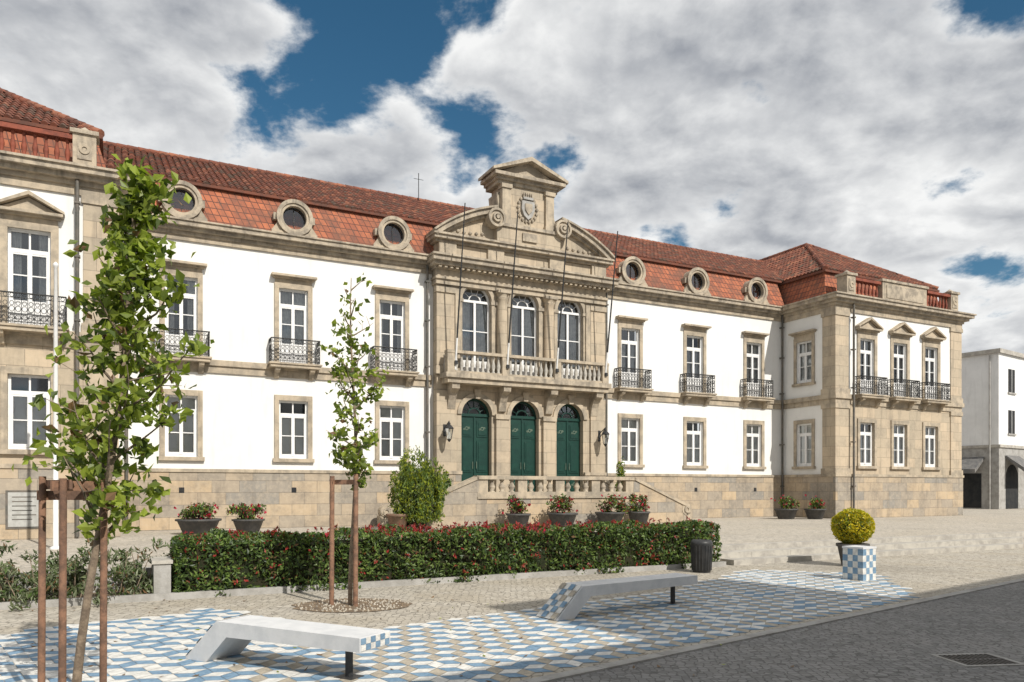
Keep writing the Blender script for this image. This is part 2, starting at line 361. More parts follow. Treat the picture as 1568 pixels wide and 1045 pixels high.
# wings
WC=20.75; WXS=[-2.67,-.13,2.41]
for sg in (-1,1):
    c=sg*WC; a0,a1=c-4.95,c+4.95
    F=F0; D=3.4; WX=[sg*x for x in WXS]
    ops1=[(c+x-WW/2,c+x+WW/2,GZ0,GZ1) for x in WX]; ops2=[(c+x-WW/2,c+x+WW/2,UZ0,UZ1) for x in WX]
    wall(walls,F,a0,a1,2.6,6.3,ops1,D,'ashlar2'); wall(walls,F,a0,a1,6.3,11.2,ops2,D,'plaster')
    for x in WX:
        window(F,c+x,WW,GZ0,GZ1,D,4.72,'shutter'); surround(F,c+x,WW,GZ0,GZ1,D)
        window(F,c+x,WW,UZ0,UZ1,D,8.88,'curtain',.75); surround(F,c+x,WW,UZ0,UZ1,D,'ped',False,.2)
        iron_balcony(F,c+x,1.95,D,UZ0)
    if sg>0:
        o=[(1.48-.5,1.48+.5,GZ0,GZ1),(1.48-.5,1.48+.5,7.35,UZ1)]
        wall(walls,FSR,-.5,D,2.6,11.2,o,0,'plaster')
        window(FSR,1.48,1.0,GZ0,GZ1,0,4.72,'shutter'); surround(FSR,1.48,1.0,GZ0,GZ1,0,None)
        window(FSR,1.48,1.0,7.35,UZ1,0,8.88,'curtain'); surround(FSR,1.48,1.0,7.35,UZ1,0,'flat',True)
    else:
        walls.face([(-15.8,.5,2.6),(-15.8,-D,2.6),(-15.8,-D,11.2),(-15.8,.5,11.2)],'plaster')
    outx=sg*(15.8+9.9)
    walls.face([(outx,12,2.6),(outx,-D,2.6),(outx,-D,11.2),(outx,12,11.2)],'plaster')
    def slab(o,z0,z1,k): trim.box(F0,a0-o,a1+o,-12,D+o,z0,z1,k)
    slab(.10,PZ-.3,2.50,'ashlar'); slab(.14,2.50,2.63,'stone')
    for o,z0,z1,k in ((.06,6.12,6.38,'stone'),(.15,6.38,6.60,'stone'),(.07,10.72,10.98,'stone'),(.14,10.98,11.12,'stone'),(.32,11.12,11.26,'stone2'),(.5,11.26,11.42,'stone2'),(.57,11.42,11.49,'stone2')):
        slab(o,z0,z1,k) if z0>10.9 else (trim.box(F0,a0-o,a1+o,D-.2,D+o,z0,z1,k),trim.box(F0,a0-o,a0+.2,-11.9,D-.2,z0,z1,k),trim.box(F0,a1-.2,a1+o,-11.9,D-.2,z0,z1,k))
    for p0,p1 in ((a0-.05,a0+.9),(a1-.9,a1+.05)):
        for z0,z1 in ((2.63,6.12),(6.60,10.72)):
            trim.box(F0,p0,p1,D-.75,D+.05,z0,z1,'ashlar2')
            trim.box(F0,p0-.05,p1+.05,D-.80,D+.10,z0,z0+.28,'stone'); trim.box(F0,p0-.05,p1+.05,D-.80,D+.10,z1-.22,z1,'stone')
    # parapet
    pz0,pz1=11.49,12.45; pd0,pd1=D-.12,D+.22
    for x0,x1 in ((a0+.55,a0+1.17),(a1-1.17,a1-.55)):
        trim.box(F0,x0,x1,pd0-.25,pd1+.02,pz0,pz1+.05,'stone'); trim.box(F0,x0-.07,x1+.07,pd0-.32,pd1+.09,pz1+.05,pz1+.17,'stone2')
        trim.box(F0,x0+.12,x1-.12,pd1+.02,pd1+.05,pz0+.25,pz1-.12,'stone2')
        trim.ring(F0,(x0+x1)/2,pz0+.55,.07,.15,pd1+.05,pd1+.08,'stone',seg=14)
        trim.lathe(F0,(x0+x1)/2,(pd0+pd1)/2-.1,pz1+.17,[(.2,0),(.22,.06),(.1,.14),(.02,.2)],'stone2',10)
    trim.box(F0,c-1.75,c+1.75,pd0,pd1,pz0,pz1+.05,'stone'); trim.box(F0,c-1.85,c+1.85,pd0-.06,pd1+.07,pz1+.05,pz1+.17,'stone2')
    trim.box(F0,c-1.45,c+1.45,pd1,pd1+.03,pz0+.2,pz1-.1,'stone2')
    for x0,x1 in ((a0+1.17,c-1.85),(c+1.85,a1-1.17)):
        bal.box(F0,x0,x1,pd0+.02,pd1-.03,pz0,pz0+.12,'terra'); bal.box(F0,x0,x1,pd0,pd1,pz1-.14,pz1,'terra')
        n=int((x1-x0)/.25)
        for i in range(n): baluster(bal,F0,x0+(i+.5)*(x1-x0)/n,(pd0+pd1)/2,pz0+.12,pz1-.26-pz0,'terra',.85)
    b=(a0+.15,a1-.15,D-.75,-11.8); t=(a0+.6,a1-.6,D-1.15,-11.4)
    z0,z1=11.45,13.1
    P=lambda r,z:[(r[0],-r[2],z),(r[1],-r[2],z),(r[1],-r[3],z),(r[0],-r[3],z)]
    A,B_=P(b,z0),P(t,z1)
    for i in range(4): roof.face([A[i],A[(i+1)%4],B_[(i+1)%4],B_[i]],'mansard')
# ------------------------------------------------------------------ roofs
TK=['t1','t1','t2','t2','t2','t3','t4']
def tiles(O,T,V,bounds,ln,cw=.24,rh=.36):
    O,T,V=Vector(O),Vector(T).normalized(),Vector(V).normalized(); Nn=T.cross(V).normalized()
    if Nn.z<0: Nn=-Nn
    rows=int(ln/rh)+1
    prof=[(0,0),(.16,.045),(.4,.07),(.64,.045),(.8,0),(1,-.005)]
    b0=bounds(0);b1=bounds(ln)
    roof.face([O+T*b0[0]-Nn*.02,O+T*b0[1]-Nn*.02,O+T*b1[1]+V*ln-Nn*.02,O+T*b1[0]+V*ln-Nn*.02],'t4')
    for r in range(rows):
        v0=r*rh; v1=min(v0+rh+.05,ln); 
        if v1-v0<.05: continue
        tb=bounds(min(v0+rh*.5,ln)); c0=math.ceil(tb[0]/cw-.5); c1=math.floor(tb[1]/cw+.5)
        for c in range(c0,c1):
            k=random.choice(TK); j=random.uniform(-.008,.012)
            vs=[]
            for (f,h) in prof: 
                vs.append(O+T*((c+f)*cw)+V*v0+Nn*(h+.035+j)); vs.append(O+T*((c+f)*cw)+V*v1+Nn*(h+j*.3))
            vs.append(O+T*((c)*cw)+V*v0-Nn*.01); vs.append(O+T*((c+.8)*cw)+V*v0-Nn*.01)
            fs=[(2*i,2*i+2,2*i+3,2*i+1) for i in range(len(prof)-1)]
            fs.append((12,0,2,4,6,8,13))
            roof.mesh(vs,fs,k)
def ridge(p0,p1,r=.13):
    p0,p1=Vector(p0),Vector(p1); n=max(2,int((p1-p0).length/.4)); d=(p1-p0)/n
    for i in range(n): roof.tube(p0+d*i,p0+d*(i+1.08),r*1.08,r*.92,random.choice(['t1','t3','t2']),8)
for a0,a1 in ((-15.8,-4.0),(4.0,15.8)):
    roof.face([(a0,-.22,11.44),(a1,-.22,11.44),(a1,.45,13.1),(a0,.45,13.1)],'mansard')
EZ,RZ,ED,RD=13.08,16.1,-.32,-6.0
ln=math.hypot(ED-RD,RZ-EZ)
tiles((0,-ED,EZ),(1,0,0),(0,ED-RD,RZ-EZ),lambda v:(-20.5,20.5),ln)
roof.face([(-20.5,6,RZ),(20.5,6,RZ),(20.5,12,EZ),(-20.5,12,EZ)],'t1')
ridge((-20.6,6,RZ+.03),(20.6,6,RZ+.03))
roof.box(F0,-16,16,ED-.35,ED+.08,EZ-.12,EZ-.02,'t2')
for sg in (-1,1):
    c=sg*WC; x0,x1=c-4.5,c+4.5; yf=-(3.4-1.15)-.15; pk=(c,yf+5.2,16.35); zE=13.08
    s=math.hypot(5.2,16.35-zE)
    tiles((c,yf,zE),(1,0,0),(0,5.2,16.35-zE),lambda v:(-4.5*(1-v/s),4.5*(1-v/s)),s)
    sl=math.hypot(4.5,16.35-zE)
    for q in (-1,1):
        O=(c+q*4.5,yf,zE)
        tiles(O,(0,1,0),(-q*4.5,0,16.35-zE),lambda v:(5.2*v/sl,12.0),sl)
        ridge((c+q*4.5,yf,zE+.03),(pk[0],pk[1],pk[2]+.03))
    ridge((c,pk[1],16.4),(c,11,16.4))
    roof.box(F0,x0-.06,x1+.06,-11.4,-yf+.06,zE-.14,zE-.03,'t2')
# oval dormers
for x in XS:
    zc=12.16
    trim.ring(F0,x,zc,.44,.62,-.5,.28,'stone',seg=32); trim.ring(F0,x,zc,.54,.68,.28,.33,'stone2',seg=32)
    win.ring(F0,x,zc,.40,.44,.02,.08,'bin',seg=24)
    n=24; win.face([F0(x+.44*math.cos(2*math.pi*i/n),.03,zc+.44*math.sin(2*math.pi*i/n)) for i in range(n)],'glass')
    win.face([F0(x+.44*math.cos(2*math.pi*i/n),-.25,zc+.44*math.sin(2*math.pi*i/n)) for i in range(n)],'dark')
    win.box(F0,x-.012,x+.012,.04,.07,zc-.40,zc+.40,'bin')
    trim.box(F0,x-.85,x+.85,-.3,.26,11.46,11.62,'stone'); 
    for sg in (-1,1):
        trim.prism(F0,[(x+sg*.85,11.62),(x+sg*.4,11.62),(x+sg*.60,12.0),(x+sg*.68,11.85)],-.2,.22,'stone')
        trim.box(F0,x+sg*.70-.07,x+sg*.70+.07,-.3,.20,12.02,12.28,'stone2')
# ------------------------------------------------------------------ central pavilion
D=.4; LZ=1.6
DX=[-2.3,0,2.3]
def arched(mb,F,t0,t1,z0,z1,arches,d,k,rev=.35):
    ops=[(c-r,c+r,b,s+r) for c,r,b,s in arches]
    wall(mb,F,t0,t1,z0,z1,ops,d,k,0.001)
    for c,r,b,s in arches:
        n=20; A=[(c+r*math.cos(math.pi*i/n),s+r*math.sin(math.pi*i/n)) for i in range(n+1)]
        for i in range(n):
            (x0,y0),(x1,y1)=A[i],A[i+1]
            mb.face([F(x0,d,y0),F(x0,d,s+r),F(x1,d,s+r),F(x1,d,y1)],k)
            mb.face([F(x0,d,y0),F(x1,d,y1),F(x1,d-rev,y1),F(x0,d-rev,y0)],k)
        for x in (c-r,c+r): mb.face([F(x,d,b),F(x,d,s),F(x,d-rev,s),F(x,d-rev,b)],k)
        mb.face([F(c-r,d,b+.002),F(c+r,d,b+.002),F(c+r,d-rev,b+.002),F(c-r,d-rev,b+.002)],'stone')
lo=[(x,.70,LZ,5.02) for x in DX]; up=[(x,.68,6.62,9.82) for x in DX]
arched(pav,F0,-4.1,4.1,LZ-.2,6.3,lo,D,'ashlar2'); arched(pav,F0,-4.1,4.1,6.3,11.2,up,D,'stone')
for sg in (-1,1): pav.face([(sg*4.1,.3,.1),(sg*4.1,-D,.1),(sg*4.1,-D,12.3),(sg*4.1,.3,12.3)],'ashlar2'); walls.box(F0,min(sg*4.08,sg*4.21),max(sg*4.08,sg*4.21),-.3,.0,PZ,11.2,'plaster')
pav.box(F0,-4.16,-3.05,-.2,.5,PZ-.2,2.5,'ashlar'); pav.box(F0,3.05,4.16,-.2,.5,PZ-.2,2.5,'ashlar')
for x0,x1 in ((-4.18,-3.02),(3.02,4.18)): pav.box(F0,x0,x1,-.2,.54,2.5,2.64,'stone')
for x0,x1 in ((-4.14,-3.35),(3.35,4.14)):
    pav.box(F0,x0,x1,.3,.50,2.64,5.95,'ashlar2'); pav.box(F0,x0,x1,.3,.50,6.62,10.2,'ashlar2')
    pav.box(F0,x0-.04,x1+.04,.3,.55,6.62,6.95,'stone'); pav.box(F0,x0-.04,x1+.04,.3,.56,9.98,10.2,'stone')
for x in DX:
    r=.70; s=5.02
    pav.ring(F0,x,s,.70,.90,D-.02,D+.07,'stone',0,math.pi,20)
    pav.prism(F0,[(x-.10,s+.66),(x+.10,s+.66),(x+.16,s+1.05),(x-.16,s+1.05)],D,D+.14,'stone')
    g=D-.28
    doors.box(F0,x-r,x+r,g-.06,g,LZ,s-.02,'green'); doors.box(F0,x-r,x+r,g-.06,g+.06,s-.06,s+.06,'green')
    doors.box(F0,x-.03,x+.03,g,g+.04,LZ,s-.06,'green')
    for sg in (-1,1):
        cx=x+sg*.36
        for z0,z1 in ((LZ+.15,LZ+.85),(LZ+1.0,LZ+2.35),(LZ+2.5,LZ+3.2)):
            doors.box(F0,cx-.24,cx+.24,g,g+.025,z0,z1,'green'); doors.box(F0,cx-.17,cx+.17,g+.025,g+.045,z0+.08,z1-.08,'green')
        for zz in (LZ+2.85,LZ+.5):
            doors.ring(F0,cx,zz,.05,.08,g+.045,g+.06,'gold',seg=12)
            for e in (-1,1): doors.ring(F0,cx+e*.11,zz+.03*e,.02,.045,g+.045,g+.055,'gold',seg=8)
        doors.tube(F0(x+sg*.09,g+.07,LZ+1.15),F0(x+sg*.09,g+.07,LZ+1.45),.015,.015,'gold',6)
    n=18
    win.face([F0(x+.69*math.cos(math.pi*i/n),g-.02,s+.69*math.sin(math.pi*i/n)) for i in range(n+1)],'glass')
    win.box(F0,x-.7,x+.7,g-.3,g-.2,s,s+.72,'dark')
    doors.ring(F0,x,s,.60,.70,g-.02,g+.04,'green',0,math.pi,20); doors.ring(F0,x,s+.02,.26,.30,g-.015,g+.03,'green',0,math.pi,14)
    for i in range(1,6):
        a=math.pi*i/6; doors.tube(F0(x+.28*math.cos(a),g,s+.28*math.sin(a)),F0(x+.62*math.cos(a),g,s+.62*math.sin(a)),.016,.016,'green',5)
    r=.68; s=9.82; z0=6.62
    pav.ring(F0,x,s,.68,.84,D-.02,D+.06,'stone',0,math.pi,20)
    pav.box(F0,x-.84,x-.68,D-.02,D+.05,6.62,s,'stone'); pav.box(F0,x+.68,x+.84,D-.02,D+.05,6.62,s,'stone')
    pav.box(F0,x-.93,x-.64,D-.02,D+.09,s-.12,s+.02,'stone2'); pav.box(F0,x+.64,x+.93,D-.02,D+.09,s-.12,s+.02,'stone2')
    g=D-.24
    win.face([F0(x-r,g-.02,z0),F0(x+r,g-.02,z0)]+[F0(x+.675*math.cos(math.pi*i/n),g-.02,s+.675*math.sin(math.pi*i/n)) for i in range(n+1)],'glass')
    win.ring(F0,x,s,.60,.68,g-.015,g+.04,'white',0,math.pi,20); win.ring(F0,x,s+.02,.25,.29,g-.015,g+.03,'white',0,math.pi,14)
    for i in range(1,5):
        a=math.pi*i/5; win.tube(F0(x+.27*math.cos(a),g,s+.27*math.sin(a)),F0(x+.62*math.cos(a),g,s+.62*math.sin(a)),.014,.014,'white',5)
    win.box(F0,x-r,x+r,g-.015,g+.05,s-.05,s+.05,'white')
    for e in (-r,-.05,r-.08): win.box(F0,x+e,x+e+(.10 if e==-.05 else .08),g-.012,g+.04,z0,s-.05,'white')
    for sg in (-1,1):
        xa,xb=(x+.05,x+.6) if sg>0 else (x-.6,x-.05)
        win.box(F0,xa,xb,g-.01,g+.03,z0,z0+.7,'white'); win.box(F0,xa,xb,g-.01,g+.02,8.55,8.59,'white')
        nn=12; op=random.choice([.05,.25])
        P=[(x+sg*(.66-(.66-op*.6)*i/nn), g-.12+.03*math.sin(i*2.)) for i in range(nn+1)]
        for i in range(nn): win.face([F0(P[i][0],P[i][1],z0),F0(P[i+1][0],P[i+1][1],z0),F0(P[i+1][0],P[i+1][1],s),F0(P[i][0],P[i][1],s)],'curtain',True)
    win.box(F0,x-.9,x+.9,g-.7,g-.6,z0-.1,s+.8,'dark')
for x in (-1.15,1.15):
    pav.box(F0,x-.30,x+.30,D-.02,D+.16,LZ,5.0,'ashlar2'); pav.box(F0,x-.34,x+.34,D-.02,D+.22,LZ,LZ+.5,'stone'); pav.box(F0,x-.34,x+.34,D-.02,D+.22,4.86,5.06,'stone')
    pav.box(F0,x-.30,x+.30,D-.02,D+.34,6.63,7.45,'stone')
    pav.lathe(F0,x,D+.10,7.45,[(.29,0),(.29,.08),(.24,.14),(.235,.2),(.225,2.2),(.205,2.5),(.25,2.55),(.21,2.6),(.27,2.72),(.29,2.76)],'ashlar2',18)
    pav.box(F0,x-.31,x+.31,D-.05,D+.40,10.20,10.32,'stone2')
for x in (-3.2,3.2):
    pav.box(F0,x-.12,x+.12,D-.02,D+.12,6.63,10.2,'stone')
for z0,z1,o in ((10.32,10.52,.12),(10.52,10.62,.20),(10.62,10.92,.10),(10.92,11.02,.26),(11.02,11.16,.48),(11.16,11.34,.64),(11.34,11.42,.72)):
    pav.box(F0,-4.1-o*.6,4.1+o*.6,-.6,D+o,z0,z1,'stone2' if z1>11 else 'stone')
for i in range(34):
    x=-4.1+i*8.2/33; pav.box(F0,x-.06,x+.06,D+.2,D+.42,10.93,11.015,'stone')
pav.box(F0,-4.08,4.08,-.6,D+.12,11.42,12.02,'ashlar2')
for x in (-3.7,-1.5,1.5,3.7): pav.box(F0,x-.38,x+.38,D+.1,D+.24,11.42,12.02,'stone')
for z0,z1,o in ((12.02,12.12,.22),(12.12,12.26,.42),(12.26,12.34,.5)): pav.box(F0,-4.1-o*.6,4.1+o*.6,-.6,D+o,z0,z1,'stone2')
zc,RR=7.0,6.85
aL=math.acos(4.33/RR); aR=math.acos(1.55/RR)
for sg in (-1,1):
    def arcpts(r,n=16): return [(sg*r*math.cos(aL+(aR-aL)*i/n),zc+r*math.sin(aL+(aR-aL)*i/n)) for i in range(n+1)]
    inner=arcpts(RR-.25)
    for i in range(16):
        (x0,y0),(x1,y1)=inner[i],inner[i+1]
        pav.prism(F0,[(x0,12.0),(x1,12.0),(x1,y1),(x0,y0)],-.4,D+.12,'ashlar2')
    for r0,r1,o in ((RR-.25,RR-.14,.28),(RR-.14,RR+.06,.46),(RR+.06,RR+.14,.56)):
        A=arcpts(r0);B=arcpts(r1)
        for i in range(16): pav.prism(F0,[A[i],A[i+1],B[i+1],B[i]],-.5,D+o,'stone2')
    vx,vz=sg*1.62,13.28
    for r0,r1,o in ((.30,.40,.62),(.12,.20,.66)): pav.ring(F0,vx,vz,r0,r1,-.3,D+o,'stone2',seg=20)
    pav.ring(F0,vx,vz,.0,.38,-.3,D+.55,'stone',seg=20); pav.ring(F0,vx,vz,.0,.08,D,D+.7,'stone2',seg=12)
    for j in range(6): pav.lathe(F0,sg*(2.1+j*.28),D+.14,12.62-.05*math.sin(j*.6),[(.01,-.08),(.09,0),(.01,.08)],'stone2',7)
pav.box(F0,-1.55,1.55,-.4,D+.42,12.34,13.0,'ashlar2'); pav.box(F0,-1.66,1.66,-.45,D+.5,13.0,13.14,'stone2')
pav.box(F0,-1.22,1.22,-.4,D+.22,13.14,15.1,'ashlar2')
for sg in (-1,1):
    pav.box(F0,sg*1.06-.2,sg*1.06+.2,D,D+.36,13.14,14.85,'stone'); pav.box(F0,sg*1.06-.25,sg*1.06+.25,D,D+.42,13.14,13.34,'stone'); pav.box(F0,sg*1.06-.25,sg*1.06+.25,D,D+.42,14.68,14.85,'stone')
    pav.prism(F0,[(sg*1.22,13.14),(sg*1.62,13.14),(sg*1.5,13.5),(sg*1.36,14.0),(sg*1.42,14.5),(sg*1.22,14.6)],-.3,D+.12,'stone2')
for z0,z1,o in ((14.85,15.0,.30),(15.0,15.12,.42),(15.12,15.26,.62)): pav.box(F0,-1.22-o*.8,1.22+o*.8,-.5,D+o,z0,z1,'stone2')
pav.prism(F0,[(-1.6,15.26),(1.6,15.26),(0,15.95)],-.3,D+.28,'stone')
for sg in (-1,1): pav.prism(F0,[(sg*1.82,15.262),(sg*1.82,15.38),(0,16.1),(0,15.92)],-.5,D+.66,'stone2')
cz=14.0
pav.prism(F0,[(-.3,cz+.3),(.3,cz+.3),(.32,cz-.05),(.2,cz-.34),(0,cz-.5),(-.2,cz-.34),(-.32,cz-.05)],D+.2,D+.34,'greyst')
pav.prism(F0,[(-.17,cz+.17),(.17,cz+.17),(.17,cz-.1),(0,cz-.3),(-.17,cz-.1)],D+.34,D+.39,'stone2')
for i in range(14):
    a=math.pi*(.75+1.5*i/13); pav.lathe(F0,.46*math.cos(a),D+.26,cz-.02+.5*math.sin(a)*1.1,[(.01,-.09),(.08,0),(.01,.09)],'stone2',7)
pav.box(F0,-.24,.24,D+.2,D+.36,cz+.36,cz+.46,'greyst')
for i in range(5): pav.lathe(F0,-.2+.1*i,D+.3,cz+.46,[(.045,0),(.03,.1),(.05,.16),(.01,.22)],'stone2',7)
pav.box(F0,-.35,.35,D+.4,D+.5,12.5,12.85,'stone2')
# stone balcony
bd=1.08; bh=3.9
pav.box(F0,-bh,bh,D-.1,bd+.02,6.22,6.42,'stone'); pav.box(F0,-bh-.1,bh+.1,D-.1,bd+.12,6.42,6.62,'stone2')
for x in (-3.5,-1.15,1.15,3.5):
    pav.prism(lambda t,dd,zz:F0(dd,t,zz),[(D,6.22),(bd-.05,6.22),(bd-.08,6.0),(D+.35,5.85),(D+.2,5.55),(D+.12,5.2),(D,5.15)],x-.17,x+.17,'stone2')
piers=[-3.75,-1.27,1.27,3.75]
for x in piers: bal.box(F0,x-.16,x+.16,bd-.28,bd+.02,6.62,7.42,'stone')
bal.box(F0,-bh-.02,bh+.02,bd-.30,bd+.04,7.42,7.54,'stone'); 
for i in range(3):
    x0,x1=piers[i]+.16,piers[i+1]-.16; n=int((x1-x0)/.235)
    bal.box(F0,x0,x1,bd-.24,bd-.02,6.62,6.72,'stone')
    for j in range(n): baluster(bal,F0,x0+(j+.5)*(x1-x0)/n,bd-.13,6.72,.70,'step',1.0)
for sg in (-1,1):
    for j in range(2): baluster(bal,F0,sg*3.78,D+.12+j*.24,6.62,.8,'step')
for x in (-3.55,-1.2,1.2,3.75):
    rail.tube(F0(x,bd-.05,6.75),F0(x,bd+.15,8.0),.042,.04,'wpole',8)
    rail.tube(F0(x,bd+.15,8.0),F0(x,bd+.95,13.2),.038,.024,'iron',8)
    rail.box(F0,x-.06,x+.06,bd+.02,bd+.10,6.95,7.1,'iron')
for x,d in ((-4.42,.09),(4.42,.09),(15.62,.09),(-15.5,.09),(16.85,3.55),(-16.85,3.55)):
    pip.tube(F0(x,d+.08,PZ+.05),F0(x,d+.08,11.1),.055,.055,'pipe',8)
    for z in (2.0,4.2,6.9,8.8,10.4): pip.box(F0,x-.08,x+.08,d-.06,d+.15,z,z+.06,'pipe')
pip.tube(F0(-2.6,-5.8,16),F0(-2.6,-5.8,17.4),.02,.02,'iron',5); pip.tube(F0(-2.85,-5.8,17.1),F0(-2.35,-5.8,17.1),.012,.012,'iron',4)
# landing and stairs
st=MB(); FD=3.4
st.box(F0,-3.6,3.6,.42,FD,PZ-.2,LZ-.08,'ashlar'); st.box(F0,-3.66,3.66,.42,FD+.06,LZ-.08,LZ,'stone')
st.box(F0,-3.64,3.64,FD-.28,FD+.03,LZ,LZ+.18,'stone'); st.box(F0,-3.68,3.68,FD-.32,FD+.07,2.26,2.4,'stone')
nb=17
for i in range(nb):
    x=-3.4+i*6.8/(nb-1)
    if i in (0,4,8,12,16): st.box(F0,x-.2,x+.2,FD-.26,FD+.01,LZ+.18,2.26,'stone')
    else: baluster(st,F0,x,FD-.12,LZ+.18,.48,'stone2',1.5)
ns=8; rise=(LZ-PZ)/ns; td=.34
for sg in (-1,1):
    for i in range(ns-1):
        z=LZ-rise*(i+1); x0=3.6+td*i; x1=x0+td
        st.box(F0,min(sg*x0,sg*x1),max(sg*x0,sg*x1),1.0,FD-.28,PZ-.1,z,'step')
    E=3.6+td*ns+.1
    for d0,d1 in ((FD-.28,FD+.02),(.72,1.0)):
        st.prism(F0,[(sg*3.6,PZ-.1),(sg*E,PZ-.1),(sg*E,1.12),(sg*3.6,2.27)],d0,d1,'ashlar')
        st.prism(F0,[(sg*3.6,2.272),(sg*E,1.122),(sg*E,1.25),(sg*3.6,2.40)],d0-.05,d1+.05,'stone')
        st.ring(F0,sg*(E+.02),1.0,.0,.26,d0-.02,d1+.02,'stone',seg=18); st.ring(F0,sg*(E+.02),1.0,.08,.15,d1+.02,d1+.06,'stone2',seg=18)
        st.box(F0,min(sg*E,sg*(E+.3)),max(sg*E,sg*(E+.3)),d0-.02,d1+.02,PZ-.1,.85,'stone')
pq=MB(); pq.box(F0,-18.6,-17.8,3.5,3.54,.80,1.80,'plaque'); pq.box(F0,-18.66,-17.74,3.5,3.525,.74,1.86,'pipe')
for i in range(6): pq.box(F0,-18.5,-17.9-.1*(i%2),3.54,3.543,1.65-.13*i,1.68-.13*i,'pipe')
for mb,nm in ((walls,'walls'),(trim,'stone_trim'),(win,'windows'),(roof,'roof'),(rail,'iron_railings_and_poles'),(doors,'doors'),(bal,'balustrades'),(pav,'central_pavilion'),(pip,'downpipes'),(st,'entrance_stairs'),(pq,'plaque')): mb.done(nm,hall)
for a in (-3.8,3.8):
    e=empty('wall_lantern',loc2w(a,.5,4.3),TH); m=MB(); G=F0
    m.tube((0,0,.1),(0,-.5,.35),.02,.02,'iron',6); m.tube((0,-.0,-.15),(0,-.45,.32),.015,.015,'iron',6)
    m.tube((0,-.5,.35),(0,-.5,.25),.015,.015,'iron',6); m.box(F0,-.06,.06,-.02,.03,-.25,.25,'iron')
    m.lathe(G,0,.5,-.38,[(.02,-.12),(.08,-.04),(.10,0)],'iron',6,False); m.lathe(G,0,.5,-.38,[(.095,0),(.17,.42)],'glass',6,False)
    m.lathe(G,0,.5,.04,[(.20,0),(.20,.03),(.10,.14),(.06,.16),(.06,.22),(.01,.28)],'iron',6,False); m.lathe(G,0,.5,-.36,[(.03,0),(.03,.25)],'pale',6)
    for i in range(6):
        an=i*math.pi/3; m.tube((.098*math.cos(an),-.5-.098*math.sin(an),-.38),(.174*math.cos(an),-.5-.174*math.sin(an),.04),.009,.009,'iron',4)
    m.done('lantern_body',e)

# ------------------------------------------------------------------ ground
g=MB(); g.face([(-400,-200,0),(400,-200,0),(400,600,0),(-400,600,0)],'asphalt'); g.done('ground_road')
p0=Vector((.1,7.63)); td_=Vector((.777,.629)).normalized(); nd=Vector((-td_.y,td_.x))
def AP(t,n,z): q=p0+td_*t+nd*n; return (q.x,q.y,z)
g=MB(); g.face([AP(-40,0,.004),AP(70,0,.004),AP(70,60,.004),AP(-40,60,.004)],'cobble'); g.done('pavement')
g=MB()
for i in range(-30,60): g.box(lambda t,d,z:AP(t,d,z),i*1.0+.006,i*1.0+.994,-.16,0,-.05,.02,'greyst')
g.done('kerb')
FB=lambda t,d,z:loc2w(t,d,z)
g=MB(); g.box(FB,-60,80,-40,14.2,-.1,PZ,'plaza'); g.box(FB,-2.55,80,14.2,14.5,-.1,PZ-.001,'step')
for i in range(60):
    a0=-2.55+i*1.4
    g.box(FB,a0+.004,a0+1.396,14.5,15.02,-.1,.28,'step'); g.box(FB,a0+.35,a0+1.745,15.02,15.5,-.1,.14,'step')
g.box(FB,-60,-2.6,14.2,14.34,-.1,PZ+.04,'greyst'); g.done('plaza_terrace')
g=MB(); g.box(FB,-30,-2.5,14.34,15.45,-.1,.06,'soil'); g.box(FB,-30,-2.5,15.45,15.55,-.1,.12,'greyst'); g.done('planting_bed')
poly=[(-9,8.0),(-6.6,10.3),(-4.7,12.3),(-3.4,11.2),(-1.9,10.6),(.5,12.3),(3.2,14.7),(5.6,18.2),(8.3,17.2),(7.1,13.5),(.25,7.95),(-3,5.35),(-9,2)]
def inside(x,y):
    r=False; n=len(poly)
    for i in range(n):
        x0,y0=poly[i];x1,y1=poly[(i+1)%n]
        if (y0>y)!=(y1>y) and x<(x1-x0)*(y-y0)/(y1-y0)+x0: r=not r
    return r
mo=MB(); s=.20; q3=math.sqrt(3)
for j in range(-90,110):
    for i in range(-80,110):
        cx=q3*s*(i+.5*(j%2)); cy=1.5*s*j
        w=p0+td_*cx+nd*cy
        if not(-10<w.x<9 and 1<w.y<20) or not inside(w.x,w.y): continue
        if (w.x+3.67)**2+(w.y-6.5)**2<.5: continue
        V=[(cx+s*math.cos(R(30+60*k)),cy+s*math.sin(R(30+60*k))) for k in range(6)]
        for n_,(k,m_) in enumerate(((0,'pale'),(2,'blue'),(4,'tan' if w.x>-3.2 else 'pale'))):
            P=[(cx,cy),V[k],V[(k+1)%6],V[(k+2)%6]]; mx=sum(p[0] for p in P)/4; my=sum(p[1] for p in P)/4
            if m_=='tan' and random.random()<.25: m_='pale'
            if m_=='pale' and n_==2 and random.random()<.35: m_='blue'
            mo.face([AP(mx+(a-mx)*.96,my+(b-my)*.96,.009) for a,b in P],m_)
mo.done('mosaic_paving')
for x,y,r in ((-2.62,12.6,.95),(-3.67,6.5,.65)):
    m=MB(); n=24; m.face([(x+r*math.cos(2*math.pi*i/n)*(1+.08*math.sin(i*2.3)),y+r*.8*math.sin(2*math.pi*i/n),.013) for i in range(n)],'soil'); 
    for i in range(420):
        a=random.uniform(0,6.28); q=r*math.sqrt(random.random())*.97; px,py=x+q*math.cos(a),y+q*.8*math.sin(a); z=random.uniform(.012,.03); q=random.uniform(.01,.022)
        m.lathe(W,px,py,.012,[(q,0),(q*.8,z*.6),(q*.2,z)],random.choice(['tan','soil','cobble']),5)
    m.done('tree_pit')
C=np.stack([rng.uniform(-8,3,160),rng.uniform(6.5,13.5,160),np.full(160,.022)],1)
leaves('fallen_leaves',C,.07,['brown','y2'],[.8,.2],None,.5,0,True)

